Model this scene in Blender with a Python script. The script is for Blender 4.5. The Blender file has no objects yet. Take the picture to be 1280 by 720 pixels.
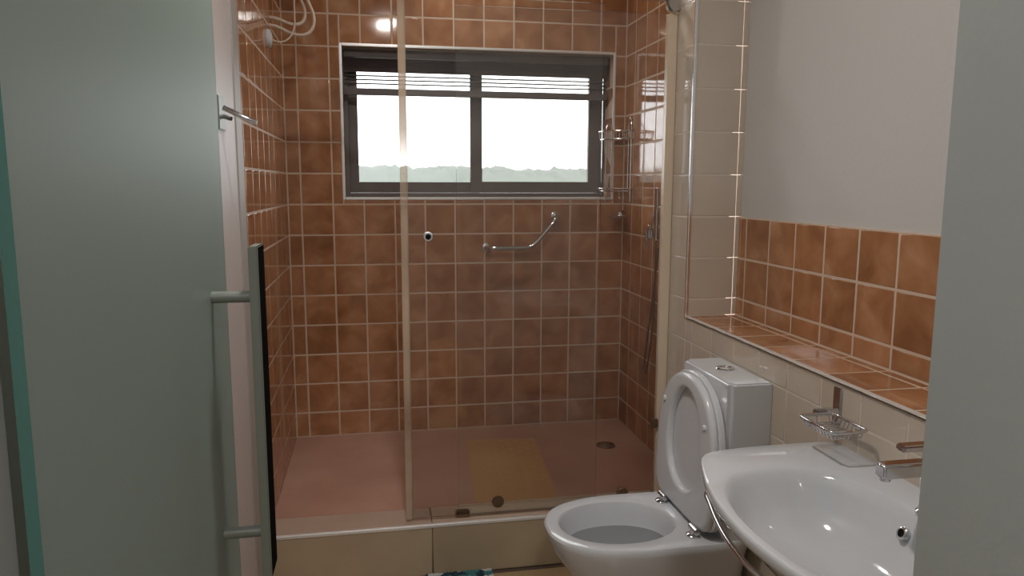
import bpy, bmesh, math, random
from mathutils import Vector, Matrix, noise
random.seed(7)
SC = bpy.context.scene
COL = SC.collection
ZO = 0.33                     # the calibrated frame has the bathroom floor at z=-0.33; everything is lifted by ZO at the end

# ------------------------------------------------------------------ camera
yaw, pitch, roll = .1824, .1388, .0024
cy, sy, cp, sp = math.cos(yaw), math.sin(yaw), math.cos(pitch), math.sin(pitch)
fw = Vector((sy*cp, cy*cp, -sp)); rt = Vector((cy, -sy, 0)); up = rt.cross(fw)
rt2 = math.cos(roll)*rt + math.sin(roll)*up; up2 = -math.sin(roll)*rt + math.cos(roll)*up
cam_data = bpy.data.cameras.new('camera'); cam = bpy.data.objects.new('camera', cam_data); COL.objects.link(cam)
m = Matrix.Identity(4)
for i in range(3):
    m[i][0] = rt2[i]; m[i][1] = up2[i]; m[i][2] = -fw[i]
m[0][3], m[1][3], m[2][3] = -1.2996, -3.7589, 1.1491
cam.matrix_world = m
cam_data.sensor_width = 36; cam_data.lens = 36*926.6/1280; cam_data.clip_start = .02; cam_data.clip_end = 2000
SC.camera = cam

# ------------------------------------------------------------------ sky, lamps, exposure
world = bpy.data.worlds.new('sky'); SC.world = world; world.use_nodes = True
wn = world.node_tree; bg = wn.nodes['Background']
bg.inputs[0].default_value = (.95, .95, 1.0, 1); bg.inputs[1].default_value = 4.2
SC.view_settings.view_transform = 'Standard'; SC.view_settings.look = 'None'
SC.view_settings.exposure = 0.12; SC.view_settings.gamma = 1
def area(name, loc, size, power, color, rot=(0, 0, 0), sy_=None):
    l = bpy.data.lights.new(name, 'AREA'); l.energy = power; l.color = color; l.size = size
    if sy_: l.shape = 'RECTANGLE'; l.size_y = sy_
    o = bpy.data.objects.new(name, l); COL.objects.link(o); o.location = loc; o.rotation_euler = rot
    return o
portal = area('window_portal', (-.76, .02, 1.445), 1.35, 1, (1, 1, 1), (math.radians(-90), 0, 0), .72); portal.data.cycles.is_portal = True
area('bathroom_ceiling_lamp_light', (-1.18, -2.25, 2.38), .13, 14.0, (1.0, .965, .925))
area('shower_fill_light', (-.85, -.55, 2.38), .12, 3.5, (1.0, .955, .91))  # added fill to brighten the shower tiles, no known lamp there
area('hall_fill_light', (-1.2, -4.5, 2.37), .35, 21.0, (1.0, .96, .92))  # added unseen lamp behind the camera, lights the jamb and doorway

# ------------------------------------------------------------------ materials
def mat(name, base=(.8, .8, .8), rough=.5, metal=0, spec=.5, bump=None, coat=0):
    mt = bpy.data.materials.new(name); mt.use_nodes = True
    nt = mt.node_tree; b = nt.nodes['Principled BSDF']
    b.inputs['Base Color'].default_value = (*base, 1); b.inputs['Roughness'].default_value = rough
    b.inputs['Metallic'].default_value = metal; b.inputs['Specular IOR Level'].default_value = spec
    b.inputs['Coat Weight'].default_value = coat
    if bump:
        tc = nt.nodes.new('ShaderNodeTexCoord'); nz = nt.nodes.new('ShaderNodeTexNoise'); bp = nt.nodes.new('ShaderNodeBump')
        nz.inputs['Scale'].default_value = bump[0]; nz.inputs['Detail'].default_value = 3
        bp.inputs['Strength'].default_value = bump[1]; bp.inputs['Distance'].default_value = .01
        nt.links.new(tc.outputs['Object'], nz.inputs['Vector']); nt.links.new(nz.outputs[0], bp.inputs['Height'])
        nt.links.new(bp.outputs[0], b.inputs['Normal'])
    return mt
def mottled(name, stops, scale, rough, bump=(6, .05), detail=3, rnd=.25, spec=.5, dist=0.0):
    """noise-mottled glaze; every object gets its own offset and slight tone"""
    mt = bpy.data.materials.new(name); mt.use_nodes = True
    nt = mt.node_tree; b = nt.nodes['Principled BSDF']; L = nt.links.new; N = nt.nodes.new
    tc = N('ShaderNodeTexCoord'); oi = N('ShaderNodeObjectInfo'); mul = N('ShaderNodeVectorMath'); mul.operation = 'SCALE'
    cmb = N('ShaderNodeCombineXYZ'); add = N('ShaderNodeVectorMath')
    for k in range(3): L(oi.outputs['Random'], cmb.inputs[k])
    L(cmb.outputs[0], mul.inputs[0]); mul.inputs['Scale'].default_value = 37
    L(tc.outputs['Object'], add.inputs[0]); L(mul.outputs[0], add.inputs[1])
    nz = N('ShaderNodeTexNoise'); nz.inputs['Scale'].default_value = scale; nz.inputs['Detail'].default_value = detail
    nz.inputs['Distortion'].default_value = dist
    L(add.outputs[0], nz.inputs['Vector'])
    rp = N('ShaderNodeValToRGB'); e = rp.color_ramp.elements
    e[0].position, e[0].color = stops[0][0], (*stops[0][1], 1); e[1].position, e[1].color = stops[-1][0], (*stops[-1][1], 1)
    for p, c in stops[1:-1]:
        q = e.new(p); q.color = (*c, 1)
    L(nz.outputs[0], rp.inputs[0])
    mr = N('ShaderNodeMapRange'); mr.inputs[3].default_value = 1-rnd; mr.inputs[4].default_value = 1+rnd*.5
    L(oi.outputs['Random'], mr.inputs[0])
    hs = N('ShaderNodeHueSaturation'); L(mr.outputs[0], hs.inputs['Value']); L(rp.outputs[0], hs.inputs['Color'])
    L(hs.outputs[0], b.inputs['Base Color'])
    b.inputs['Roughness'].default_value = rough; b.inputs['Specular IOR Level'].default_value = spec
    if bump:
        n2 = N('ShaderNodeTexNoise'); n2.inputs['Scale'].default_value = bump[0]; n2.inputs['Detail'].default_value = 1
        bp = N('ShaderNodeBump'); bp.inputs['Strength'].default_value = bump[1]; bp.inputs['Distance'].default_value = .01
        L(add.outputs[0], n2.inputs['Vector']); L(n2.outputs[0], bp.inputs['Height']); L(bp.outputs[0], b.inputs['Normal'])
    return mt
def glass(name, tint=(.96, .98, .97), milk=.0, milk_col=(.75, .72, .68), rough=.01, refl=1.0):
    """clear sheet glass: fresnel reflection over a tinted pass-through, with an optional milky film"""
    mt = bpy.data.materials.new(name); mt.use_nodes = True
    nt = mt.node_tree; N = nt.nodes.new; L = nt.links.new
    nt.nodes.remove(nt.nodes['Principled BSDF']); out = nt.nodes['Material Output']
    tr = N('ShaderNodeBsdfTransparent'); tr.inputs[0].default_value = (*tint, 1)
    gl = N('ShaderNodeBsdfGlossy'); gl.inputs['Roughness'].default_value = rough
    fr = N('ShaderNodeFresnel'); fr.inputs[0].default_value = 1.33
    mx = N('ShaderNodeMixShader'); L(fr.outputs[0], mx.inputs[0]); L(tr.outputs[0], mx.inputs[1]); L(gl.outputs[0], mx.inputs[2])
    last = mx
    if milk > 0:
        df = N('ShaderNodeBsdfDiffuse'); df.inputs[0].default_value = (*milk_col, 1)
        tl = N('ShaderNodeBsdfTranslucent'); tl.inputs[0].default_value = (*milk_col, 1)
        ad = N('ShaderNodeMixShader'); L(df.outputs[0], ad.inputs[1]); L(tl.outputs[0], ad.inputs[2])
        tc = N('ShaderNodeTexCoord'); nz = N('ShaderNodeTexNoise'); nz.inputs['Scale'].default_value = 2.2; nz.inputs['Detail'].default_value = 4
        L(tc.outputs['Object'], nz.inputs['Vector'])
        mr = N('ShaderNodeMapRange'); mr.inputs[1].default_value = .35; mr.inputs[2].default_value = .7
        mr.inputs[3].default_value = milk*.5; mr.inputs[4].default_value = milk*1.5; L(nz.outputs[0], mr.inputs[0])
        m2 = N('ShaderNodeMixShader'); L(mr.outputs[0], m2.inputs[0]); L(mx.outputs[0], m2.inputs[1]); L(ad.outputs[0], m2.inputs[2]); last = m2
    L(last.outputs[0], out.inputs[0])
    return mt

M = {}
M['orange'] = mottled('orange_glazed_tile', [(.25, (.265, .112, .050)), (.48, (.375, .170, .077)), (.64, (.45, .22, .108)), (.8, (.52, .30, .17))], 9, .07, bump=(5, .035), dist=.5, rnd=.12)
M['beige'] = mottled('beige_wall_tile', [(.3, (.54, .46, .375)), (.7, (.59, .50, .41))], 5, .045, bump=(5, .03), rnd=.04, spec=.85)
M['step'] = mottled('step_tile', [(.3, (.41, .315, .21)), (.7, (.47, .37, .25))], 4, .25, bump=(5, .02), rnd=.06)
M['nosing'] = mottled('nosing_tile', [(.3, (.46, .33, .25)), (.7, (.52, .39, .30))], 4, .25, bump=(5, .02), rnd=.06)
M['floor'] = mottled('floor_tile', [(.3, (.33, .22, .12)), (.7, (.40, .28, .16))], 4, .25, bump=(5, .02), rnd=.06)
M['tray'] = mottled('shower_tray', [(.25, (.39, .21, .15)), (.5, (.46, .26, .19)), (.75, (.52, .32, .245))], 3.0, .33, bump=(40, .03), rnd=0, detail=5)
M['mat'] = mottled('rubber_mat', [(.3, (.50, .29, .13)), (.7, (.56, .34, .16))], 6, .35, bump=(30, .05), rnd=0)
M['grout'] = mat('grout', (.60, .46, .35), .7, bump=(120, .08))
M['bgrout'] = mat('pale_grout', (.60, .53, .46), .6)
M['dgrout'] = mat('dark_grout', (.09, .06, .04), .8)
M['plaster'] = mat('white_plaster', (.53, .51, .49), .55, bump=(60, .06))
M['leftwall'] = mat('pinkish_wall', (.56, .50, .475), .45, bump=(40, .03))
M['highlight_trim'] = mat('painted_highlight_trim', (.95, .95, .94), .25, .3)  # chrome trim whitened to stand in for the window's highlight
M['polished'] = mat('polished_trim', (.9, .9, .9), .16, 1)
M['stub'] = mat('greyish_corner_strip', (.40, .37, .345), .5)
M['jamb'] = mat('grey_green_paint', (.35, .37, .36), .5, bump=(60, .04))
M['ceil'] = mat('ceiling_paint', (.75, .74, .72), .8)
M['chrome'] = mat('chrome', (.66, .66, .68), .12, 1)
M['wire'] = mat('caddy_wire', (.86, .82, .78), .22, 1)
M['satin'] = mat('satin_metal', (.62, .60, .58), .28, 1)
M['steel'] = mat('brushed_dark_steel', (.22, .24, .21), .4, .2)
M['steel_reflection'] = mat('bar_side_dark_reflection', (.012, .010, .010), .6, spec=.0)  # near-black colours in the dark reflection on the polished bar's side
M['bronze'] = mat('tarnished_brass', (.22, .14, .085), .5, .6)
M['ceramic'] = mat('white_ceramic', (.60, .61, .635), .07, coat=.3)
M['plastic'] = mat('white_plastic', (.60, .61, .63), .2)
M['black'] = mat('flat_black', (.006, .006, .006), .6, spec=.1)
M['shaded_water'] = mat('shaded_bowl_water', (.22, .23, .24), .03)  # grey tint carries the shade of the lower bowl
M['hose'] = mat('cream_hose', (.62, .50, .40), .35)
M['frame'] = mat('bronze_aluminium', (.15, .125, .12), .38, .2)
M['slat'] = mat('blind_slat', (.12, .10, .10), .45)
M['trim'] = mat('trim_metal', (.88, .87, .86), .3, .45)
M['glassL'] = glass('shower_glass', (.995, .995, .99), .012, (.9, .86, .83))
M['glassR'] = glass('shower_glass_milky', (.992, .992, .985), .02, (.9, .86, .83))
M['pane'] = glass('window_glass', (.97, .98, .97))
M['hill'] = mat('hazy_trees', (.115, .13, .11), 1)
M['field'] = mat('field', (.14, .15, .11), 1)
M['door'] = mat('white_door_paint', (.6, .6, .58), .4)
M['lampglass'] = mat('lamp_diffuser', (.9, .9, .88), .4)
M['lampglass'].node_tree.nodes['Principled BSDF'].inputs['Emission Color'].default_value = (1, .95, .88, 1)
M['lampglass'].node_tree.nodes['Principled BSDF'].inputs['Emission Strength'].default_value = 3
# clear plastic seal: half see-through, half milky
mt = glass('plastic_seal', (.95, .92, .88), .55, (.80, .67, .53), .1); M['seal'] = mt
mt = mat('pale_anodised_post', (.74, .61, .47), .3, .1); M['post'] = mt
# frosted door glass
mt = bpy.data.materials.new('frosted_glass'); mt.use_nodes = True; nt = mt.node_tree; N = nt.nodes.new; L = nt.links.new
b = nt.nodes['Principled BSDF']; b.inputs['Base Color'].default_value = (.46, .545, .51, 1); b.inputs['Roughness'].default_value = .42
tl = N('ShaderNodeBsdfTranslucent'); tl.inputs[0].default_value = (.58, .67, .63, 1)
mx = N('ShaderNodeMixShader'); mx.inputs[0].default_value = .55
L(b.outputs[0], mx.inputs[1]); L(tl.outputs[0], mx.inputs[2]); L(mx.outputs[0], nt.nodes['Material Output'].inputs[0]); M['frost'] = mt
M['frostedge'] = mat('green_glass_edge', (.07, .165, .145), .3)
# patterned bath rug
mt = bpy.data.materials.new('leafy_rug'); mt.use_nodes = True; nt = mt.node_tree; N = nt.nodes.new; L = nt.links.new
b = nt.nodes['Principled BSDF']; b.inputs['Roughness'].default_value = .95
tc = N('ShaderNodeTexCoord'); vo = N('ShaderNodeTexVoronoi'); vo.inputs['Scale'].default_value = 38; rp = N('ShaderNodeValToRGB')
L(tc.outputs['Object'], vo.inputs['Vector']); L(vo.outputs['Color'], rp.inputs[0]); rp.color_ramp.interpolation = 'CONSTANT'
e = rp.color_ramp.elements; e[0].color = (.012, .035, .05, 1); e[1].position = .42; e[1].color = (.05, .17, .18, 1)
q = e.new(.62); q.color = (.5, .5, .48, 1); q = e.new(.72); q.color = (.02, .05, .07, 1)
L(rp.outputs[0], b.inputs['Base Color']); M['rug'] = mt

# ------------------------------------------------------------------ mesh helpers
def link(name, me, mt, parent=None, smooth=False):
    if not isinstance(me, bpy.types.Mesh):
        d = bpy.data.meshes.new(name); bmesh.ops.recalc_face_normals(me, faces=me.faces[:]); me.to_mesh(d); me.free(); me = d
        if smooth:
            for p in me.polygons: p.use_smooth = True
        for q in (mt if isinstance(mt, (list, tuple)) else [mt]): me.materials.append(q)
        if smooth == 'auto':
            try: me.set_sharp_from_angle(angle=math.radians(40))
            except Exception: pass
    o = bpy.data.objects.new(name, me); COL.objects.link(o)
    if parent: o.parent = parent
    return o
def tag(o, label=None, cat=None, group=None, kind=None):
    if label: o['label'] = label
    if cat: o['category'] = cat
    if group: o['group'] = group
    if kind: o['kind'] = kind
    return o
def empty(name, loc, label, cat, group=None):
    o = bpy.data.objects.new(name, None); COL.objects.link(o); o.location = loc; o.empty_display_size = .05
    return tag(o, label, cat, group)
def keep(o, root):
    """parent with world placement kept (roots are never rotated)"""
    o.parent = root; o.location = o.location - root.location; return o
def box(bm, x0, x1, y0, y1, z0, z1, bev=0, seg=2):
    r = bmesh.ops.create_cube(bm, size=1)
    for v in r['verts']:
        v.co = Vector(((x0+x1)/2+v.co.x*(x1-x0), (y0+y1)/2+v.co.y*(y1-y0), (z0+z1)/2+v.co.z*(z1-z0)))
    if bev:
        es = list({e for v in r['verts'] for e in v.link_edges})
        bmesh.ops.bevel(bm, geom=es, offset=bev, segments=seg, affect='EDGES', clamp_overlap=True)
    return bm
def B(*a, **k): return box(bmesh.new(), *a, **k)
def tube(bm, pts, r, n=10, closed=False, smooth=0):
    P = [Vector(p) for p in pts]
    for _ in range(smooth):           # chaikin
        Q = []
        rng = range(len(P)) if closed else range(len(P)-1)
        if not closed: Q.append(P[0])
        for i in rng:
            a, b_ = P[i], P[(i+1) % len(P)]
            Q += [a*.75+b_*.25, a*.25+b_*.75]
        if not closed: Q.append(P[-1])
        P = Q
    rings = []; prev = None
    for i, p in enumerate(P):
        if closed: t = P[(i+1) % len(P)]-P[i-1]
        elif i == 0: t = P[1]-P[0]
        elif i == len(P)-1: t = P[-1]-P[-2]
        else: t = (P[i+1]-p).normalized()+(p-P[i-1]).normalized()
        t.normalize()
        if prev is None:
            a = Vector((0, 0, 1)) if abs(t.z) < .9 else Vector((1, 0, 0)); u = t.cross(a).normalized()
        else: u = (prev-t*prev.dot(t)).normalized()
        prev = u; v = t.cross(u)
        rings.append([bm.verts.new(p+(u*math.cos(2*math.pi*k/n)+v*math.sin(2*math.pi*k/n))*r) for k in range(n)])
    for i in range(len(rings) if closed else len(rings)-1):
        A, C = rings[i], rings[(i+1) % len(rings)]
        for k in range(n): bm.faces.new((A[k], A[(k+1) % n], C[(k+1) % n], C[k]))
    if not closed:
        bm.faces.new(rings[0][::-1]); bm.faces.new(rings[-1])
    return bm
def loft(bm, rings, cap0=True, cap1=True):
    R = [[bm.verts.new(p) for p in r] for r in rings]; n = len(R[0])
    for i in range(len(R)-1):
        for k in range(n): bm.faces.new((R[i][k], R[i][(k+1) % n], R[i+1][(k+1) % n], R[i+1][k]))
    if cap0: bm.faces.new(R[0][::-1])
    if cap1: bm.faces.new(R[-1])
    return bm
def disc(bm, c, axis, r, t, n=24, bev=.0015):
    """short round: centre of base c, axis, radius, thickness"""
    a = Vector(axis).normalized(); u = a.cross(Vector((0, 0, 1)) if abs(a.z) < .9 else Vector((1, 0, 0))).normalized(); v = a.cross(u)
    c = Vector(c)
    def ring(rr, h): return [c+a*h+(u*math.cos(2*math.pi*k/n)+v*math.sin(2*math.pi*k/n))*rr for k in range(n)]
    return loft(bm, [ring(r-bev, 0), ring(r, bev), ring(r, t-bev), ring(r-bev, t)])
def lathe(bm, c, axis, prof, n=28, cap0=True, cap1=True):
    a = Vector(axis).normalized(); u = a.cross(Vector((0, 0, 1)) if abs(a.z) < .9 else Vector((1, 0, 0))).normalized(); v = a.cross(u)
    c = Vector(c)
    return loft(bm, [[c+a*h+(u*math.cos(2*math.pi*k/n)+v*math.sin(2*math.pi*k/n))*rr for k in range(n)] for rr, h in prof], cap0, cap1)

# ---- tiles: one object each, mesh data shared between equal sizes
_tc = {}
def tile_mesh(w, h, mt, rough_edge=.0016):
    key = (round(w, 3), round(h, 3), mt.name)
    if key in _tc: return _tc[key]
    bm = bmesh.new(); t = .0045
    def ring(ins, z): return [Vector((sx*(w/2-ins), sy_*(h/2-ins), z)) for sx, sy_ in ((-1, -1), (1, -1), (1, 1), (-1, 1))]
    loft(bm, [ring(0, -t), ring(0, -.0022), ring(.0012, -.0006), ring(.0035, 0)], False, True)
    me = bpy.data.meshes.new('tile'); bm.to_mesh(me); bm.free(); me.materials.append(mt)
    for p in me.polygons: p.use_smooth = abs(p.normal.z) < .999
    _tc[key] = me; return me
def tiles(parent, org, u, v, us, vs, mt, gap=.006, skip=None, mindim=.008, jit=.0025, name='tile', clip=None):
    """us, vs: joint positions along unit vectors u and v from org; skip=(u0,u1,v0,v1) opening"""
    org, u, v = Vector(org), Vector(u), Vector(v); n = u.cross(v); out = []
    for i in range(len(us)-1):
        for j in range(len(vs)-1):
            rects = [(us[i], us[i+1], vs[j], vs[j+1])]
            if skip:
                a0, a1, b0, b1 = skip; new = []
                for (p, q, r, s) in rects:
                    if q <= a0+1e-4 or p >= a1-1e-4 or s <= b0+1e-4 or r >= b1-1e-4: new.append((p, q, r, s)); continue
                    # keep the largest remaining strip(s)
                    if p < a0: new.append((p, a0, r, s))
                    elif q > a1: new.append((a1, q, r, s))
                    if r < b0: new.append((max(p, a0) if p < a0 else p, q if q <= a1 else a1, r, b0))
                    elif s > b1: new.append((max(p, a0) if p < a0 else p, q if q <= a1 else a1, b1, s))
                rects = new
            for (p, q, r, s) in rects:
                w, h = q-p-gap, s-r-gap
                if w < mindim or h < mindim: continue
                o = bpy.data.objects.new(name, tile_mesh(w, h, mt)); COL.objects.link(o); o.parent = parent
                rot = Matrix((u, v, n)).transposed().to_4x4()
                jx, jy = random.gauss(0, jit), random.gauss(0, jit)
                jx = max(-.005, min(.005, jx)); jy = max(-.005, min(.005, jy))
                o.matrix_local = Matrix.Translation(org+u*((p+q)/2)+v*((r+s)/2)) @ rot @ Matrix.Rotation(jx, 4, 'X') @ Matrix.Rotation(jy, 4, 'Y')
                out.append(o)
    return out
def frange(a, b, st): 
    o = []; x = a
    while x < b-1e-6: o.append(x); x += st
    return o

# ================================================================== SETTING
XL, XR, XB, XN = -1.714, -.012, -.17, .026
YJ, YT, YN, YF = -1.0, -1.10, -1.20, -3.10      # stub wall start, step front, niche start, door wall
ZF, ZT, ZC, ZN = -.33, -.125, 2.40, .665
T = .15
G = .0009   # grout is this far behind the tile faces
def struct(name, bm, mt, **k): return tag(link(name, bm, mt, **k), kind='structure')

# floor
fl = struct('floor', B(XL-.1, .1, -5.3, YT+.02, ZF-.08, ZF-.002), M['dgrout'])
tiles(fl, (XL, YT-.02, ZF), (1, 0, 0), (0, 1, 0), [0, .602, 1.202, 1.7], [-2.42, -1.82, -1.22, -.62, -.02+.02], M['floor'], gap=.003, jit=.0005)
tiles(fl, (-2.5, -5.3, ZF), (1, 0, 0), (0, 1, 0), [.8, 1.39, 1.99, 2.59], [0, .56, 1.16, 1.76], M['floor'], gap=.003, jit=.0005)
# ceiling
struct('ceiling', B(XL-.2, .3, -5.3, .3, ZC, ZC+.1), M['ceil'])
# back wall with window opening
WX0, WX1, WZ0, WZ1 = -1.445, -.074, 1.078, 1.812
bm = bmesh.new()
box(bm, XL-.1, .2, G, .27, ZF-.1, WZ0); box(bm, XL-.1, .2, G, .27, WZ1, ZC)
box(bm, XL-.1, WX0, G, .27, WZ0, WZ1); box(bm, WX1, .2, G, .27, WZ0, WZ1)
bw = struct('wall_back', bm, M['grout'])
us = [XL]+[-1.8+T*i for i in range(1, 12)]+[XR]; vs = [ZT]+[T*j for j in range(0, 16)]+[ZC]
tiles(bw, (0, 0, 0), (1, 0, 0), (0, 0, 1), us, vs, M['orange'], skip=(WX0-.004, WX1+.004, WZ0-.004, WZ1+.004))
# tiled reveal of the window
for (org, u, v, a, bb) in (((WX1, 0, 0), (0, -1, 0), (0, 0, 1), [-.15, -.002], [WZ0]+[T*j for j in range(8, 13)]+[WZ1]),
                           ((WX0, 0, 0), (0, 1, 0), (0, 0, 1), [.002, .15], [WZ0]+[T*j for j in range(8, 13)]+[WZ1]),
                           ((0, 0, WZ0), (1, 0, 0), (0, 1, 0), [WX0]+[-1.35+T*i for i in range(0, 9)]+[WX1], [.002, .15])):
    if bb[-1]-bb[-2] < .02: bb = bb[:-2]+bb[-1:]
    tiles(bw, org, u, v, a, bb, M['orange'])
# left wall: tiled to y=-1.22, plaster beyond
lw = struct('wall_left', B(XL-.2, XL-G, -1.225, .1, ZF-.1, ZC), M['grout'])
tiles(lw, (XL, 0, 0), (0, 1, 0), (0, 0, 1), [-1.22]+[-.136-T*i for i in range(7, -1, -1)]+[0], vs, M['orange'])
struct('wall_left.001', B(XL-.2, XL, -3.1, -1.225, ZF-.1, ZC), M['leftwall'])
struct('trim_1', B(XL-.01, XL+.004, -1.33, -1.225, ZF, ZC, bev=.002), M['stub'])
# right wall of the shower
rw = struct('wall_right', B(XR+G, XR+.2, YJ-.01, .1, ZF-.1, ZC), M['grout'])
tiles(rw, (XR, 0, 0), (0, -1, 0), (0, 0, 1), [0]+[.136+T*i for i in range(0, 6)]+[1.0], vs, M['orange'])
# furred-out right wall: pier + ledge wall, all beige tile
PV = .1525
zb = [.729+PV*k for k in range(-7, 11)]
zb = [ZF]+[z for z in zb if z > ZF+.02]+[ZC]
pier = struct('wall_right.001', B(XB+G, XR-.001, YN+G, YJ, ZF-.1, ZC), M['bgrout'])
tiles(pier, (XB, 0, 0), (0, -1, 0), (0, 0, 1), [-YJ, -YN], zb, M['beige'], gap=.0025)
yb = [1.262+.1605*k for k in range(0, 12)]
ledge = struct('wall_right.002', B(XB+G, .2, YF, YN+G, ZF-.1, ZN-.03), M['bgrout'])
tiles(ledge, (XB, 0, 0), (0, -1, 0), (0, 0, 1), [-YN]+yb[:-1]+[-YF], [z for z in zb if z < ZN]+[ZN], M['beige'], gap=.0025)
# niche: side (beige), back (two and a bit rows orange under plaster), shelf top (orange)
tiles(pier, (0, YN, 0), (1, 0, 0), (0, 0, 1), [XB, XN-.012, XN+.012], [ZN]+[z for z in zb if z > ZN], M['beige'], gap=.0025)
nb = struct('wall_niche_back', B(XN+.012, .2, YF, YN+.02, ZN-.2, ZC), M['plaster'])
nt_ = struct('wall_niche_tiling', B(XN+G, XN+.012, YF, YN, ZN-.03, 1.031), M['grout'])
tiles(nt_, (XN, 0, 0), (0, -1, 0), (0, 0, 1), [-YN]+yb[:-1]+[-YF], [ZN, .729, .880, 1.031], M['orange'])
box_ = struct('niche_shelf', B(XB+.002, XN+.01, YF, YN, ZN-.0299, ZN-G), M['grout'])
tiles(box_, (XB, 0, ZN), (1, 0, 0), (0, 1, 0), [.012, .162, XN-XB], [YF]+[-y for y in yb[::-1] if y < 3.0]+[YN], M['orange'])
bm = bmesh.new(); box(bm, XB-.005, XB+.012, YF, YN-.004, ZN-.012, ZN+.004, bev=.008, seg=2)
tag(link('trim_2', bm, M['highlight_trim'], smooth='auto'), kind='structure')
bm = bmesh.new(); box(bm, XB-.004, XB+.008, YN-.006, YN+.006, ZN-.010, ZC, bev=.003)
tag(link('trim_3', bm, M['polished'], smooth='auto'), kind='structure')
# door wall with doorway, hall behind
DX0, DX1 = -1.605, -.737
bm = bmesh.new(); box(bm, XL-.2, DX0, YF-.22, YF, ZF-.1, ZC); box(bm, DX1, .2, YF-.22, YF, ZF-.1, ZC); box(bm, DX0, DX1, YF-.22, YF, 1.85, ZC)
struct('wall_front', bm, M['jamb'])
struct('wall_hall_left', B(-2.3, -2.2, -5.3, YF-.22, ZF-.1, ZC), M['plaster'])
struct('wall_hall_right', B(.1, .2, -5.3, YF-.22, ZF-.1, ZC), M['plaster'])
struct('wall_hall_back', B(-2.3, .2, -5.4, -5.3, ZF-.1, ZC), M['plaster'])
bm = B(-2.3, XL-.2, -5.3, YF-.1, ZF-.1, ZF-.01); struct('floor.001', bm, M['floor'])
struct('ceiling.001', B(-2.3, XL-.2, -5.3, YF-.1, ZC, ZC+.1), M['ceil'])

# raised shower platform: riser tiles, nosing tiles, tray
pl = struct('shower_step', B(XL, XB+.16, YT+.002, -.944, ZF-.05, ZT-.002), M['dgrout'])
tag(pl, 'low beige tiled step raising the shower floor above the room')
tiles(pl, (0, YT, 0), (1, 0, 0), (0, 0, 1), [XL, -1.112, -.512, XB+.155], [ZF, ZT-.008], M['step'], gap=.003, jit=.0005)
tiles(pl, (0, 0, ZT), (1, 0, 0), (0, 1, 0), [XL, -1.112, -.512, XB], [YT+.008, -.943], M['nosing'], gap=.003, jit=.0005)
bm = bmesh.new(); box(bm, XL+.003, XB-.002, YT-.003, YT+.010, ZT-.012, ZT+.003, bev=.003)
tag(link('trim_4', bm, M['trim'], smooth='auto'), kind='structure')
# tray floor, very slightly dished to the drain
bm = bmesh.new(); nx, ny = 34, 20; X0, X1, Y0, Y1 = XL+.001, XR-.001, -.944, -.001
DR = (-.203, -.378)
g = [[None]*(ny+1) for _ in range(nx+1)]
for i in range(nx+1):
    for j in range(ny+1):
        x = X0+(X1-X0)*i/nx; y = Y0+(Y1-Y0)*j/ny
        d = math.hypot(x-DR[0], y-DR[1]); e_ = min(x-X0, X1-x, y-Y0, Y1-y)
        g[i][j] = bm.verts.new((x, y, ZT-.004*max(0, 1-d/.5)*min(1, e_/.05)-.001))
for i in range(nx):
    for j in range(ny): bm.faces.new((g[i][j], g[i+1][j], g[i+1][j+1], g[i][j+1]))
gg = bmesh.ops.extrude_face_region(bm, geom=bm.faces[:])
for v in [v for v in gg['geom'] if isinstance(v, bmesh.types.BMVert)]: v.co.z = ZT-.05
tray = struct('floor.002', bm, M['tray'], smooth='auto')

# drain
dr = empty('floor_drain', (DR[0], DR[1], ZT-.005), 'round tarnished metal floor drain in the shower floor near the right tiled corner', 'drain')
o = link('rim', lathe(bmesh.new(), (0, 0, .0), (0, 0, 1), [(.046, 0), (.046, .005), (.043, .008), (.038, .008), (.037, .004), (.037, 0)], cap0=False, cap1=False), M['bronze'], dr, smooth='auto')
o = link('cap', lathe(bmesh.new(), (0, 0, .001), (0, 0, 1), [(.034, 0), (.034, .006), (.028, .011), (.012, .013), (.01, .010)]), M['bronze'], dr, smooth='auto')
# rubber mat: rotated rectangle with dimples
mt_o = empty('shower_mat', (-.73, -.585, ZT+.001), 'flat amber rubber anti slip mat lying on the shower floor', 'mat')
bm = bmesh.new(); box(bm, -.172, .172, -.37, .37, 0, .003, bev=.001, seg=1)
for v in bm.verts: v.co.z += 0
link('sheet', bm, M['mat'], mt_o)
bm = bmesh.new()
for i in range(9):
    for j in range(19):
        if (i+j) % 2: continue
        c = Vector((-.152+.038*i, -.342+.038*j, .003))
        loft(bm, [[c+Vector((math.cos(k*math.pi/3)*r, math.sin(k*math.pi/3)*r, h)) for k in range(6)] for r, h in ((.0075, -.0005), (.006, .0014))], False, True)
tag(link('grip_dimples', bm, M['mat'], mt_o), kind='stuff')
mt_o.rotation_euler = (0, 0, math.radians(-4.5))

# ================================================================== WINDOW
win = tag(bpy.data.objects.new('window_1', None), kind='structure'); COL.objects.link(win); win.location = (0, .15, 0)
def W(name, bm, mt, parent=None, **k):
    o = link(name, bm, mt, **k); p = parent or win; o.parent = p
    return o
def frame_bm(x0, x1, z0, z1, w, y0, y1, wb=None, wt=None, bev=.002):
    bm = bmesh.new(); wb = wb or w; wt = wt or w
    box(bm, x0, x0+w, y0, y1, z0, z1, bev); box(bm, x1-w, x1, y0, y1, z0, z1, bev)
    box(bm, x0+w, x1-w, y0, y1, z0, z0+wb, bev); box(bm, x0+w, x1-w, y0, y1, z1-wt, z1, bev); return bm
W('window_frame', frame_bm(WX0+.003, WX1-.003, WZ0+.004, WZ1-.003, .022, 0, .10), M['frame'])
s1 = W('sash', frame_bm(WX0+.025, -.742, WZ0+.027, WZ1-.025, .045, .045, .075, wb=.055), M['frame'])
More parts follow.
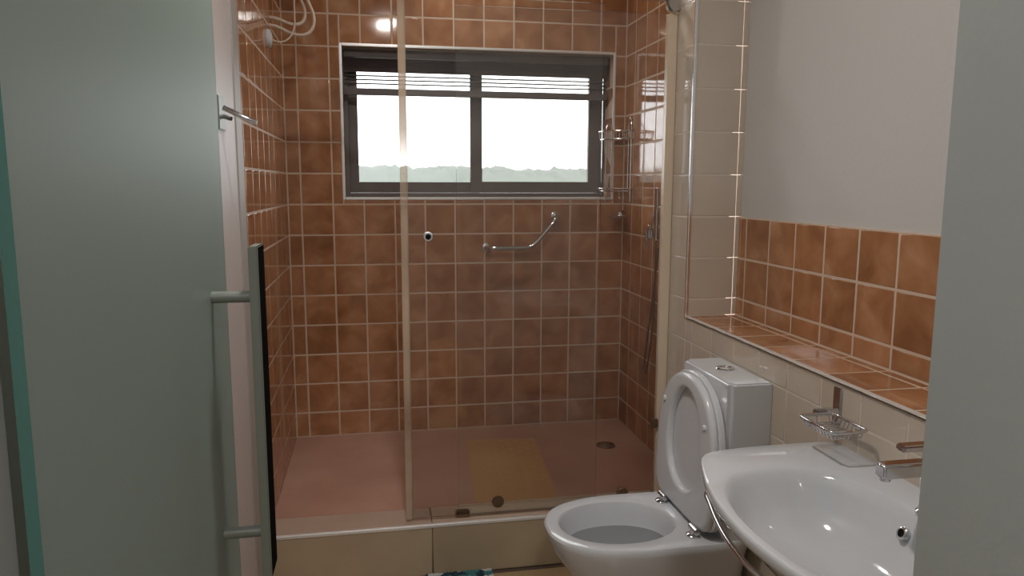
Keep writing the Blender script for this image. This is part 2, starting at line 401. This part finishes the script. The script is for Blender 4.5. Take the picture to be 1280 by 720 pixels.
W('pane', B(WX0+.065, -.782, .057, .062, WZ0+.078, WZ1-.068), M['pane'], s1)
s2 = W('sash', frame_bm(-.80, WX1-.025, WZ0+.027, WZ1-.025, .062, .008, .038, wb=.058), M['frame'])
W('pane', B(-.742, WX1-.083, .020, .025, WZ0+.081, WZ1-.085), M['pane'], s2)
tr_ = frame_bm(WX0-.006, WX1+.006, WZ0-.006, WZ1+.006, .012, -.154, -.144, bev=.003)
W('window_trim', tr_, M['trim'], smooth='auto')
# venetian blind
bl = empty('venetian_blind', (-.76, .085, 1.79), 'dark narrow slatted blind drawn up to the top of the window', 'blind')
def BL(name, bm, mt, **k): 
    return link(name, bm, mt, bl, **k)
BW = .675
BL('headrail', B(-BW, BW, -.016, .016, -.024, .014, bev=.002), M['slat'])
slat_me = {}
def slat(z, tilt):
    if 's' not in slat_me:
        bm = bmesh.new(); n = 5
        prof = [(-.0125+.025*i/n, .0022*(1-((i-n/2)/(n/2))**2)) for i in range(n+1)]
        ring = [(y, zz+.0004) for y, zz in prof]+[(y, zz-.0008) for y, zz in prof[::-1]]
        loft(bm, [[Vector((x, y, zz)) for y, zz in ring] for x in (-BW+.004, BW-.004)])
        o = BL('slat', bm, M['slat']); slat_me['s'] = o.data
    else:
        o = bpy.data.objects.new('slat', slat_me['s']); COL.objects.link(o); o.parent = bl
    o.location = (0, 0, z); o.rotation_euler = (tilt, 0, 0); return o
for k in range(5): slat(-.036-.0115*k, math.radians(-48))
for k in range(3): slat(-.110-.0190*k, math.radians(-8))
BL('bottom_rail', B(-BW+.003, BW-.003, -.012, .012, -.2040, -.171, bev=.002), M['slat'])
for x in (-.55, 0.02, .56):
    BL('cord', tube(bmesh.new(), [(x, -.0135, -.02), (x, -.0135, -.18)], .0009, 6), M['slat'])

# outside: field and far tree-covered ridge
bm = bmesh.new(); nx, ny = 220, 14
gv = []
for i in range(nx+1):
    row = []
    for j in range(ny+1):
        x = -220+440*i/nx; y = 240+j*9; t = j/ny
        env = math.sin(min(1, t*1.25)*math.pi/2)
        h = 8.0+2.0*noise.noise(Vector((x*.018, 3, 0)))+1.6*noise.noise(Vector((x*.10, y*.02, 1)))+2.0*noise.noise(Vector((x*.45, y*.2, 5)))
        row.append(bm.verts.new((x, y, -9+(h+9.5)*env)))
    gv.append(row)
for i in range(nx):
    for j in range(ny): bm.faces.new((gv[i][j], gv[i+1][j], gv[i+1][j+1], gv[i][j+1]))
tag(link('wooded_ridge', bm, M['hill'], smooth=True), 'hazy grey green wooded hills seen far away through the window', 'hills', kind='stuff')
tag(link('ground_outside', B(-600, 600, 3, 700, -9.5, -9), M['field']), kind='structure')

# ================================================================== SHOWER SCREEN
YG = -1.04
ss = empty('fixed_shower_screen', (-.6, YG, ZT), 'clear fixed glass shower panel running from the sliding pane to the right wall post', 'shower screen')
def P(root, name, bm, mt, **k):
    o = link(name, bm, mt, **k); o.parent = root; o.location = -root.location; return o
def PP(part, name, bm, mt, **k):
    o = link(name, bm, mt, **k); o.parent = part; return o
P(ss, 'glass_panel', B(-1.003, -.206, YG+.014, YG+.022, ZT+.028, 1.78, bev=.001, seg=1), M['glassR'])
P(ss, 'wall_post', B(-.2065, -.1705, YG-.002, YG+.03, ZT+.003, 1.780, bev=.003), M['post'], smooth='auto')
rail = P(ss, 'bottom_rail', B(-1.005, -.208, YG+.002, YG+.034, ZT+.003, ZT+.032, bev=.004), M['post'], smooth='auto')
for x in (-.852, -.345):
    P(ss, 'clamp_knob', lathe(bmesh.new(), (x, YG+.004, ZT+.046), (0, -1, 0), [(.023, 0), (.023, .010), (.020, .014), (.004, .015)]), M['bronze'], smooth='auto')
P(ss, 'bracket', B(-.235, -.205, YG-.012, YG+.0, .185, .222, bev=.003), M['bronze'], smooth='auto')
rl = empty('sliding_door_rail', (-.95, YG-.006, 1.835), 'round chrome rail across the top of the shower opening', 'rail')
dg = link('door_guide', B(-1.02, -.965, YG-.022, YG+.006, ZT+.002, ZT+.026, bev=.004), M['bronze'], smooth='auto')
tag(dg, 'small tarnished metal floor guide at the left end of the bottom glass rail', 'guide')
tr = P(rl, 'top_rail', tube(bmesh.new(), [(XL+.012, YG-.006, 1.805), (-.19, YG-.006, 1.805)], .014, 16), M['chrome'], smooth='auto')
tr.location.z += .03
P(rl, 'rail_end_cap', lathe(bmesh.new(), (-.19, YG-.006, 1.812), (0, -1, 0), [(.030, -.010), (.030, .012), (.026, .018), (.004, .02)]), M['satin'], smooth='auto')
sd = empty('sliding_shower_door', (-.83, YG-.012, ZT+.012), 'clear sliding glass shower pane with a pale edge seal and round knob', 'shower door')
P(sd, 'glass_panel', B(-1.185, -.463, YG-.022, YG-.014, ZT+.012, 1.80, bev=.001, seg=1), M['glassL'])
P(sd, 'edge_seal', B(-1.209, -1.182, YG-.025, YG-.012, ZT+.008, 1.80, bev=.004), M['seal'], smooth='auto')
kn = P(sd, 'door_knob', lathe(bmesh.new(), (-1.113, YG-.022, .962), (0, -1, 0), [(.0165, 0), (.0165, .018), (.0150, .024), (.0105, .024)]), M['plastic'], smooth='auto')
PP(kn, 'cap', lathe(bmesh.new(), (-1.113, YG-.046, .962), (0, -1, 0), [(.0105, 0), (.0105, .001), (.008, .003), (.002, .0035)]), M['black'], smooth='auto')['label'] = 'black cap of the knob'

# ================================================================== GRAB BAR
gb = empty('grab_bar', (-.56, 0, .83), 'bent chrome grab bar fixed to the tiles under the window', 'grab bar')
pts = [(-.742, -.004, .828), (-.736, -.035, .829), (-.728, -.055, .829), (-.705, -.063, .829), (-.60, -.064, .828), (-.535, -.064, .828), (-.505, -.064, .842), (-.44, -.064, .915), (-.395, -.063, .968), (-.384, -.052, .981), (-.380, -.03, .986), (-.379, -.004, .988)]
P(gb, 'bar', tube(bmesh.new(), pts, .012, 14, smooth=2), M['chrome'], smooth='auto')
for c in ((-.742, -.001, .828), (-.379, -.001, .988)):
    P(gb, 'flange', lathe(bmesh.new(), c, (0, -1, 0), [(.024, 0), (.024, .003), (.019, .006), (.013, .007)]), M['chrome'], smooth='auto')

# ================================================================== CORNER CADDY (chrome wire)
cd = empty('corner_wire_caddy', (-.08, -.10, 1.12), 'two tier chrome wire caddy hung in the right shower corner', 'caddy')
def qarc(x0, y0, rx, ry, z, n=10):
    return [(x0-rx*math.cos(a), y0-ry*math.sin(a), z) for a in [math.pi/2*k/n for k in range(n+1)]]
xc, yc = XR-.008, -.010
def shelf(z0, z1, nm, rx, ry):
    a0 = qarc(xc, yc, rx, ry, z1); ring = [(xc, yc, z1)]+a0
    o = P(cd, nm, tube(bmesh.new(), ring, .0034, 8, closed=True), M['wire'], smooth='auto')
    bm = bmesh.new(); tube(bm, [(xc, yc, z0)]+qarc(xc, yc, rx*.94, ry*.94, z0), .0030, 8, closed=True)
    w = PP(o, 'floor_wires', bm, M['wire'], smooth='auto')
    bm = bmesh.new()
    for k in range(1, 7):
        y = yc-ry*.94*k/7; xx = rx*.94*math.sqrt(max(0, 1-(k/7)**2)); tube(bm, [(xc, y, z0), (xc-xx, y, z0)], .0014, 6)
    for k in range(0, 13):
        a = math.pi/2*k/12
        tube(bm, [(xc-rx*.94*math.cos(a), yc-ry*.94*math.sin(a), z0), (xc-rx*math.cos(a), yc-ry*math.sin(a), z1)], .0014, 6)
    PP(o, 'cross_wires', bm, M['wire'], smooth='auto')
shelf(1.378, 1.418, 'upper_basket', .135, .15)
shelf(1.117, 1.130, 'lower_shelf', .135, .15)
for (ax, ay) in ((0, 1), (1, 0)):
    pts = []
    for s in (0, 1): pass
    if ay:   # on the right wall
        p = [(xc, -.125, 1.06), (xc, -.125, 1.45)]+[(xc, -.105+.02*math.cos(a)*-1, 1.45+.035*math.sin(a)) for a in [math.pi*k/8 for k in range(1, 8)]]+[(xc, -.085, 1.45), (xc, -.085, 1.13)]
    else:
        p = [(-.115, yc, 1.06), (-.115, yc, 1.43)]+[(-.10-.015*math.cos(a), yc, 1.43+.03*math.sin(a)) for a in [math.pi*k/8 for k in range(1, 8)]]+[(-.085, yc, 1.43), (-.085, yc, 1.13)]
    P(cd, 'back_frame', tube(bmesh.new(), p, .0034, 8), M['wire'], smooth='auto')
# little hooks below
for x in (-.055, -.035):
    P(cd, 'hook', tube(bmesh.new(), [(x, -.06, 1.12), (x, -.06, 1.085), (x, -.068, 1.075), (x, -.078, 1.08), (x, -.08, 1.092)], .0018, 6, smooth=1), M['wire'], smooth='auto')
# soap shelf in the corner
sh = empty('corner_soap_dish', (-.05, -.05, .985), 'small round glass soap dish with chrome knob in shower corner below the caddy', 'soap dish')
P(sh, 'dish', lathe(bmesh.new(), (-.072, -.085, .982), (0, 0, 1), [(.022, -.004), (.045, 0), (.052, .009), (.050, .010), (.043, .003), (.01, .001)]), M['satin'], smooth='auto')
P(sh, 'arm', tube(bmesh.new(), [(-.014, -.0125, 1.012), (-.03, -.035, 1.005), (-.05, -.06, .988)], .006, 10), M['chrome'], smooth='auto')
P(sh, 'knob', lathe(bmesh.new(), (-.038, -.035, .994), (-.5, -.85, .1), [(.004, 0), (.013, .003), (.017, .012), (.013, .021), (.004, .025)]), M['chrome'], smooth='auto')

# ================================================================== SHOWER MIXER + HAND SHOWER
mx_ = empty('shower_mixer', (XR, -.545, .93), 'square chrome shower mixer on the right shower wall behind the screen post', 'mixer')
P(mx_, 'wall_plate', B(XR-.012, XR, -.575, -.50, .885, .965, bev=.004), M['satin'], smooth='auto')
P(mx_, 'body', B(XR-.060, XR-.010, -.570, -.515, .905, .950, bev=.004), M['chrome'], smooth='auto')
P(mx_, 'lever', B(XR-.075, XR-.060, -.552, -.532, .865, .945, bev=.003), M['chrome'], smooth='auto')
P(mx_, 'diverter', lathe(bmesh.new(), (XR-.055, -.545, .955), (0, 0, 1), [(.012, -.006), (.012, .010), (.009, .013)]), M['chrome'], smooth='auto')
hs = empty('hand_shower', (XR-.04, -.60, 1.0), 'slim chrome hand shower standing in a wall bracket beside the mixer', 'hand shower')
P(hs, 'wall_bracket', B(XR-.055, XR, -.60, -.565, .975, 1.02, bev=.004), M['satin'], smooth='auto')
P(hs, 'wand', tube(bmesh.new(), [(XR-.052, -.610, .90), (XR-.052, -.612, 1.10), (XR-.055, -.614, 1.135)], .0105, 12), M['chrome'], smooth='auto')
P(hs, 'hose', tube(bmesh.new(), [(XR-.052, -.61, .90), (XR-.052, -.615, .82), (XR-.05, -.61, .65), (XR-.045, -.58, .48), (XR-.04, -.53, .33), (XR-.04, -.49, .25), (XR-.04, -.475, .28), (XR-.04, -.485, .36), (XR-.03, -.53, .6), (XR-.012, -.545, .86)], .0045, 8, smooth=2), M['bronze'], smooth='auto')

# ================================================================== ELECTRIC SHOWER HEAD hoses top left
eh = empty('electric_shower', (XL, -.45, 1.75), 'electric shower with looping cream hoses and round wall plate high on the left tiles', 'shower')
P(eh, 'wall_escutcheon', lathe(bmesh.new(), (XL, -.50, 1.735), (1, 0, 0), [(.038, 0), (.038, .006), (.034, .014), (.010, .020)]), M['plastic'], smooth='auto')
P(eh, 'cable', tube(bmesh.new(), [(XL+.02, -.50, 1.730), (XL+.05, -.49, 1.722), (XL+.085, -.46, 1.745), (XL+.105, -.43, 1.80), (XL+.10, -.40, 1.90), (XL+.11, -.38, 2.02)], .0035, 8, smooth=2), M['hose'], smooth='auto')
P(eh, 'hose', tube(bmesh.new(), [(XL, -.42, 1.835), (XL+.03, -.42, 1.832), (XL+.09, -.40, 1.81), (XL+.135, -.38, 1.825), (XL+.145, -.37, 1.88), (XL+.11, -.36, 1.96), (XL+.10, -.36, 2.05)], .0075, 10, smooth=2), M['hose'], smooth='auto')
P(eh, 'hose', tube(bmesh.new(), [(XL, -.44, 1.80), (XL+.03, -.44, 1.797), (XL+.10, -.42, 1.765), (XL+.16, -.40, 1.775), (XL+.185, -.38, 1.84), (XL+.155, -.37, 1.92), (XL+.12, -.36, 2.0), (XL+.12, -.36, 2.05)], .0075, 10, smooth=2), M['hose'], smooth='auto')
P(eh, 'head', lathe(bmesh.new(), (XL+.11, -.36, 2.045), (0, 0, 1), [(.05, 0), (.085, .004), (.09, .03), (.07, .08), (.03, .11)]), M['plastic'], smooth='auto')
P(eh, 'wall_arm', tube(bmesh.new(), [(XL, -.36, 2.12), (XL+.08, -.36, 2.12)], .012, 12), M['plastic'], smooth='auto')

# ================================================================== ROBE HOOK
rh = empty('robe_hook', (XL, -1.54, 1.33), 'small chrome robe hook on the strip of wall left of the tiles', 'hook')
P(rh, 'wall_plate', B(XL, XL+.006, -1.595, -1.50, 1.297, 1.388, bev=.002), M['steel'], smooth='auto')
P(rh, 'stem', tube(bmesh.new(), [(XL+.004, -1.545, 1.335), (XL+.03, -1.56, 1.327)], .006, 10), M['chrome'], smooth='auto')
P(rh, 'arm', tube(bmesh.new(), [(-1.698, -1.59, 1.354), (-1.672, -1.575, 1.342), (-1.640, -1.57, 1.325), (-1.615, -1.57, 1.317)], .0070, 12, smooth=1), M['chrome'], smooth='auto')

# ================================================================== GLASS ENTRANCE DOOR
gd = empty('frosted_glass_door', (DX0+.02, YF, ZF+.005), 'open frosted greenish glass door at the left edge with a long pull bar', 'door')
bm = B(-1.596, -1.585, YF-.001, -2.262, ZF+.008, 1.84)
for f in bm.faces: f.material_index = 1 if abs(f.normal.x) < .5 else 0
bm.normal_update()
for f in bm.faces: f.material_index = 1 if abs(f.normal.x) < .5 else 0
P(gd, 'glass_leaf', bm, [M['frost'], M['frostedge']])
pb = P(gd, 'pull_bar', B(-1.517, -1.500, -2.425, -2.352, .43, 1.042, bev=.002), [M['steel'], M['steel_reflection'], M['trim']])
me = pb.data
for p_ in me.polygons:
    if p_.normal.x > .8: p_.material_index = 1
for z in (.951, .511):
    P(gd, 'standoff', tube(bmesh.new(), [(-1.586, -2.395, z), (-1.516, -2.395, z)], .0105, 16), M['steel'], smooth='auto')
for z in (.05, 1.6):
    P(gd, 'hinge', B(DX0-.002, -1.575, YF-.03, YF+.05, z, z+.09, bev=.003), M['satin'], smooth='auto')

# ================================================================== TOILET
tl = empty('toilet', (-.45, -1.645, ZF), 'white close coupled toilet with its seat and lid raised against the cistern', 'toilet')
CY = -1.645
def out(cx, af, ab, hw, nf, nb_, z, n=64, cyy=CY):
    r = []
    for k in range(n):
        a = 2*math.pi*k/n; c, s = math.cos(a), math.sin(a); e = nf if c < 0 else nb_; A = af if c < 0 else ab
        q = (abs(c)**e+abs(s)**e)**(-1/e)
        r.append(Vector((cx+A*c*q, cyy+hw*s*q, z)))
    return r
RZ = .10
rings = [out(-.50, .10, .31, .115, 2.4, 5, ZF), out(-.50, .115, .31, .12, 2.4, 5, ZF+.02), out(-.50, .12, .31, .118, 2.4, 5, ZF+.10),
         out(-.50, .17, .31, .135, 2.4, 5, -.13), out(-.50, .235, .31, .168, 2.4, 5, -.04), out(-.50, .28, .31, .19, 2.4, 5, .03),
         out(-.50, .298, .31, .200, 2.4, 6, .075), out(-.50, .300, .31, .201, 2.4, 6, .092), out(-.50, .295, .308, .197, 2.4, 6, RZ-.001), out(-.50, .288, .306, .190, 2.4, 6, RZ),
         ]
def hole(cx, af, ab, hw, z): return out(cx, af, ab, hw, 2.1, 2.1, z)
rings += [hole(-.572, .190, .190, .150, RZ+.0005), hole(-.572, .185, .185, .145, RZ-.002), hole(-.572, .181, .181, .142, RZ-.010), hole(-.572, .174, .176, .136, RZ-.04),
          hole(-.570, .162, .166, .126, RZ-.085), hole(-.56, .125, .13, .10, RZ-.15), hole(-.54, .06, .07, .055, RZ-.20)]
P(tl, 'bowl', loft(bmesh.new(), rings), M['ceramic'], smooth='auto')
P(tl, 'shaded_water', loft(bmesh.new(), [hole(-.57, .1635, .1675, .1275, RZ-.078), hole(-.57, .164, .168, .128, RZ-.077)]), M['shaded_water'])  # grey sheet set high to draw the shadow boundary inside the bowl
# cistern
def soft_box(z0, z1, top):
    bm = B(-.305, XB-.0015, -1.832, -1.500, z0, z1)
    bmesh.ops.bevel(bm, geom=[e for e in bm.edges if abs(e.verts[0].co.z-e.verts[1].co.z) > .01 and e.verts[0].co.x < -.29], offset=.014, segments=5, affect='EDGES')
    if top: bmesh.ops.bevel(bm, geom=[e for e in bm.edges if all(v.co.z > z1-.001 for v in e.verts)], offset=.005, segments=3, affect='EDGES')
    return bm
ci = P(tl, 'cistern', soft_box(RZ-.004, .5466, False), M['ceramic'], smooth='auto')
lid = P(tl, 'cistern_lid', soft_box(.5467, .578, True), M['ceramic'], smooth='auto')
PP(lid, 'flush_button', lathe(bmesh.new(), (-.232, -1.652, .577), (0, 0, 1), [(.030, 0), (.030, .004), (.027, .007), (.022, .007), (.021, .005), (.003, .0055)]), M['chrome'], smooth='auto')
# seat ring and lid (standing); built in local (s across, h up) plane then leant back
def shape(af, ab, hw, hc, n=64, nf=2.3, nb_=4.5):
    """closed outline in (y,h): rounded top at h up, squarer bottom"""
    r = []
    for k in range(n):
        a = 2*math.pi*k/n; c, s = math.cos(a), math.sin(a); e = nf if s > 0 else nb_; A = af if s > 0 else ab
        q = (abs(c)**e+abs(s)**e)**(-1/e)
        r.append((hw*c*q, hc+A*s*q))
    return r
LEAN = math.radians(2.1)
def plate3(prof, x0, h0):
    """prof: list of (outline, depth) -> rings standing up from hinge height; depth grows towards the room"""
    R_ = []
    for o_, d in prof:
        R_.append([Vector((x0-d*math.cos(LEAN)+h*math.sin(LEAN), CY+.012+s_, h0+h*math.cos(LEAN)+d*math.sin(LEAN))) for s_, h in o_])
    return R_
H0 = RZ+.010
so = lambda g: shape(.25+g, .198+g, .209+g, .20, nb_=7)
si = lambda g: shape(.187+g, .135+g, .120+g, .215, nf=2.1, nb_=2.1)
X0 = -.343
seat = P(tl, 'seat', loft(bmesh.new(), plate3([(so(-.004), 0), (so(0), .004), (so(0), .012), (so(-.005), .019), (so(-.010), .0218), (so(-.014), .0222), (si(.014), .0222), (si(.010), .0218), (si(.004), .018), (si(0), .012), (si(0), .003), (si(.003), 0), (so(-.004), 0)], X0, H0), False, False), M['plastic'], smooth='auto')
lo = lambda g: shape(.257+g, .198+g, .217+g, .20, nb_=7)
tlid = P(tl, 'lid', loft(bmesh.new(), plate3([(lo(-.006), 0), (lo(0), .006), (lo(0), .019), (lo(-.004), .023)], X0+.022, H0)), M['plastic'], smooth='auto')
for s_, h in ((.158, .33), (-.148, .325)):
    c = plate3([([(s_, h)], .020)], X0, H0)[0][0]
    PP(seat, 'bumper', lathe(bmesh.new(), c, (-1, 0, .06), [(.010, 0), (.0095, .006), (.006, .009)], 14), M['plastic'], smooth='auto')
for s_ in (-.125, .125):
    h_ = P(tl, 'hinge', lathe(bmesh.new(), (-.378, CY-.010+s_, RZ), (0, 0, 1), [(.021, 0), (.021, .004), (.017, .008), (.009, .009), (.008, .022), (.004, .024)], 20), M['chrome'], smooth='auto')
    PP(h_, 'barrel', tube(bmesh.new(), [(-.375, CY-.010+s_-.022, RZ+.020), (-.375, CY-.010+s_+.022, RZ+.020)], .010, 14), M['chrome'], smooth='auto')

# ================================================================== BASIN
bs = empty('wash_basin', (-.40, -2.55, .51), 'wide white bow fronted wash basin on the right wall nearest the camera', 'basin')
BY = -2.55; BZ = .51
half = [(XB, -2.130), (-.30, -2.130), (-.40, -2.133), (-.47, -2.140), (-.515, -2.149), (-.540, -2.165), (-.560, -2.195), (-.585, -2.262), (-.608, -2.33), (-.626, -2.41), (-.636, -2.48), (-.640, -2.55)]
ol = half+[(x, 2*BY-y) for x, y in half[::-1][1:]]
def radial(poly, c, n=96):
    r = []
    for k in range(n):
        a = 2*math.pi*k/n; d = (math.cos(a), math.sin(a)); best = None
        for i in range(len(poly)):
            (x1, y1), (x2, y2) = poly[i], poly[(i+1) % len(poly)]
            ex, ey = x2-x1, y2-y1; den = d[0]*ey-d[1]*ex
            if abs(den) < 1e-9: continue
            t = ((x1-c[0])*ey-(y1-c[1])*ex)/den; u_ = ((x1-c[0])*d[1]-(y1-c[1])*d[0])/den
            if t > 0 and -1e-6 <= u_ <= 1+1e-6 and (best is None or t < best): best = t
        r.append((c[0]+d[0]*best, c[1]+d[1]*best))
    return r
BC = (-.43, BY); OUT = radial(ol, BC)
def bo(s, z, dx=0, back=True):
    r = []
    for x, y in OUT:
        nx_ = BC[0]+(x-BC[0])*s+dx; ny_ = BC[1]+(y-BC[1])*s
        if back and x > XB-.01: nx_ = x
        r.append(Vector((min(nx_, XB-.0005), ny_, z)))
    return r
def be(ax, ay, z, cx=-.437, e=2.25, n=96):
    r = []
    for k in range(n):
        a = 2*math.pi*k/n; c, s = math.cos(a), math.sin(a); q = (abs(c)**e+abs(s)**e)**(-1/e)
        r.append(Vector((cx+ax*c*q, BY+ay*s*q, z)))
    return r
rings = [bo(.30, .30, .05), bo(.42, .33, .05), bo(.62, .385, .04), bo(.82, .445, .02), bo(.94, .475, .005), bo(.985, .485), bo(1.0, .492), bo(1.0, .502), bo(.995, .508), bo(.985, BZ),
         be(.184, .283, BZ+.0005), be(.178, .276, BZ-.003), be(.172, .268, BZ-.010), be(.163, .256, BZ-.028), be(.148, .236, BZ-.065), be(.125, .20, BZ-.100), be(.085, .14, BZ-.125), be(.03, .04, BZ-.135), be(.02, .02, BZ-.136)]
P(bs, 'bowl', loft(bmesh.new(), rings), M['ceramic'], smooth='auto')
P(bs, 'drain', lathe(bmesh.new(), (-.437, BY, BZ-.137), (0, 0, 1), [(.022, 0), (.022, .003), (.019, .004), (.003, .004)]), M['chrome'], smooth='auto')
n_ = Vector((-.9, .05, .43))
ovp = Vector((-.2895, -2.537, .468))
ov = P(bs, 'overflow_ring', lathe(bmesh.new(), ovp, n_, [(.0135, -.008), (.0135, .001), (.012, .0022), (.0085, .0022), (.0085, -.004)], 20), M['chrome'], smooth='auto')
PP(ov, 'overflow_hole', lathe(bmesh.new(), ovp, n_, [(.0088, -.002), (.0088, .0005)], 20), M['black'])  # black plug colours in the darkness inside the hole
# towel rail under the lip
rp_ = [(-.40, -2.185, .437), (-.50, -2.185, .437), (-.555, -2.215, .437), (-.575, -2.285, .440), (-.594, -2.350, .440), (-.612, -2.43, .440), (-.622, -2.50, .440), (-.626, -2.55, .440)]
rp_ = rp_+[(x, 2*BY-y, z) for x, y, z in rp_[::-1][1:]]
P(bs, 'towel_rail', tube(bmesh.new(), rp_, .0055, 12, smooth=2), M['chrome'], smooth='auto')
P(bs, 'waste_trap', tube(bmesh.new(), [(-.40, BY, .31), (-.40, BY, .18), (-.38, BY, .13), (-.33, BY, .13), (-.31, BY, .18), (-.28, BY, .20), (XB, BY, .20)], .018, 14, smooth=1), M['satin'], smooth='auto')
# tap
tp = empty('basin_tap', (-.245, BY, BZ), 'chrome basin mixer tap half hidden behind the door jamb', 'tap')
P(tp, 'body', lathe(bmesh.new(), (-.240, BY, BZ), (0, 0, 1), [(.027, 0), (.027, .004), (.023, .008), (.022, .125), (.019, .130)]), M['chrome'], smooth='auto')
P(tp, 'spout', B(-.360, -.240, BY-.015, BY+.015, .592, .622, bev=.005, seg=3), M['chrome'], smooth='auto')
P(tp, 'aerator', lathe(bmesh.new(), (-.346, BY, .592), (0, 0, -1), [(.010, -.002), (.010, .005), (.006, .006)]), M['chrome'], smooth='auto')
lv = P(tp, 'lever', B(-.320, -.225, BY-.013, BY+.013, .643, .657, bev=.004), M['chrome'], smooth='auto')

# ================================================================== WIRE SOAP BASKET
sb = empty('wire_soap_basket', (XB, -2.14, .60), 'chrome wire soap basket on the beige tiles above the basin', 'soap basket')
P(sb, 'wall_bracket', B(XB-.006, XB, -2.155, -2.125, .560, .650, bev=.002), M['chrome'], smooth='auto')
P(sb, 'arm', B(XB-.07, XB-.004, -2.155, -2.138, .582, .600, bev=.003), M['chrome'], smooth='auto')
zr = .592
bx0, bx1, by0, by1 = -.292, -.200, -2.300, -2.165
rim = [(bx0, by0, zr), (bx1, by0, zr), (bx1, by1, zr), (bx0, by1, zr)]
def corners(R, r=.012):
    o = []
    for i in range(4):
        p0, p1, p2 = Vector(R[i-1]), Vector(R[i]), Vector(R[(i+1) % 4])
        a = (p0-p1).normalized()*r; c = (p2-p1).normalized()*r
        o += [p1+a, p1+(a+c)*.3, p1+c]
    return o
P(sb, 'rim', tube(bmesh.new(), corners(rim), .0042, 10, closed=True), M['chrome'], smooth='auto')
bm = bmesh.new()
for k in range(9):
    y = by0+.012+(by1-by0-.024)*k/8
    tube(bm, [(bx0, y, zr), (bx0+.008, y, zr-.018), (bx1-.008, y, zr-.018), (bx1, y, zr)], .0018, 6)
for x in (bx0+.012, (bx0+bx1)/2, bx1-.012): tube(bm, [(x, by0, zr), (x, by0+.008, zr-.019), (x, by1-.008, zr-.019), (x, by1, zr)], .0014, 6)
P(sb, 'basket_wires', bm, M['chrome'], smooth='auto')

# ================================================================== RUG
rg = bmesh.new(); nx, ny = 90, 110; W0, W1, H0_, H1_ = -.13, .13, -.46, 0
gv = []
for i in range(nx+1):
    row = []
    for j in range(ny+1):
        x = W0+(W1-W0)*i/nx; y = H0_+(H1_-H0_)*j/ny
        e_ = min(i, nx-i, j, ny-j)
        row.append(rg.verts.new((x+random.uniform(-.001, .001), y+random.uniform(-.001, .001), .002 if e_ == 0 else .010+random.uniform(0, .006))))
    gv.append(row)
for i in range(nx):
    for j in range(ny): rg.faces.new((gv[i][j], gv[i+1][j], gv[i+1][j+1], gv[i][j+1]))
ru = tag(link('bath_rug', rg, M['rug']), 'small tufted bath rug with a dark teal and white leaf pattern before the step', 'rug')
ru.location = (-1.015, -1.104, ZF)

# ================================================================== CEILING LAMPS (shower and hall ones added as fill)
for i, (x, y, lab) in enumerate(((-1.18, -2.25, 'round flat ceiling lamp over the bathroom floor'), (-.85, -.55, 'added round fill lamp above the shower, out of view'), (-1.2, -4.5, 'added round fill lamp over the hall, out of view'))):
    cl = empty('ceiling_lamp', (x, y, ZC), lab, 'lamp')
    P(cl, 'base', lathe(bmesh.new(), (x, y, ZC), (0, 0, -1), [(.17, 0), (.17, .010), (.165, .012)]), M['plastic'], smooth='auto')
    P(cl, 'diffuser', lathe(bmesh.new(), (x, y, ZC-.010), (0, 0, -1), [(.15, 0), (.15, .002), (.14, .004)]), M['lampglass'], smooth='auto')

# ------------------------------------------------------------------ lift the frame so that the bathroom floor is z=0
for o in SC.objects:
    if o.parent is None: o.location.z += ZO
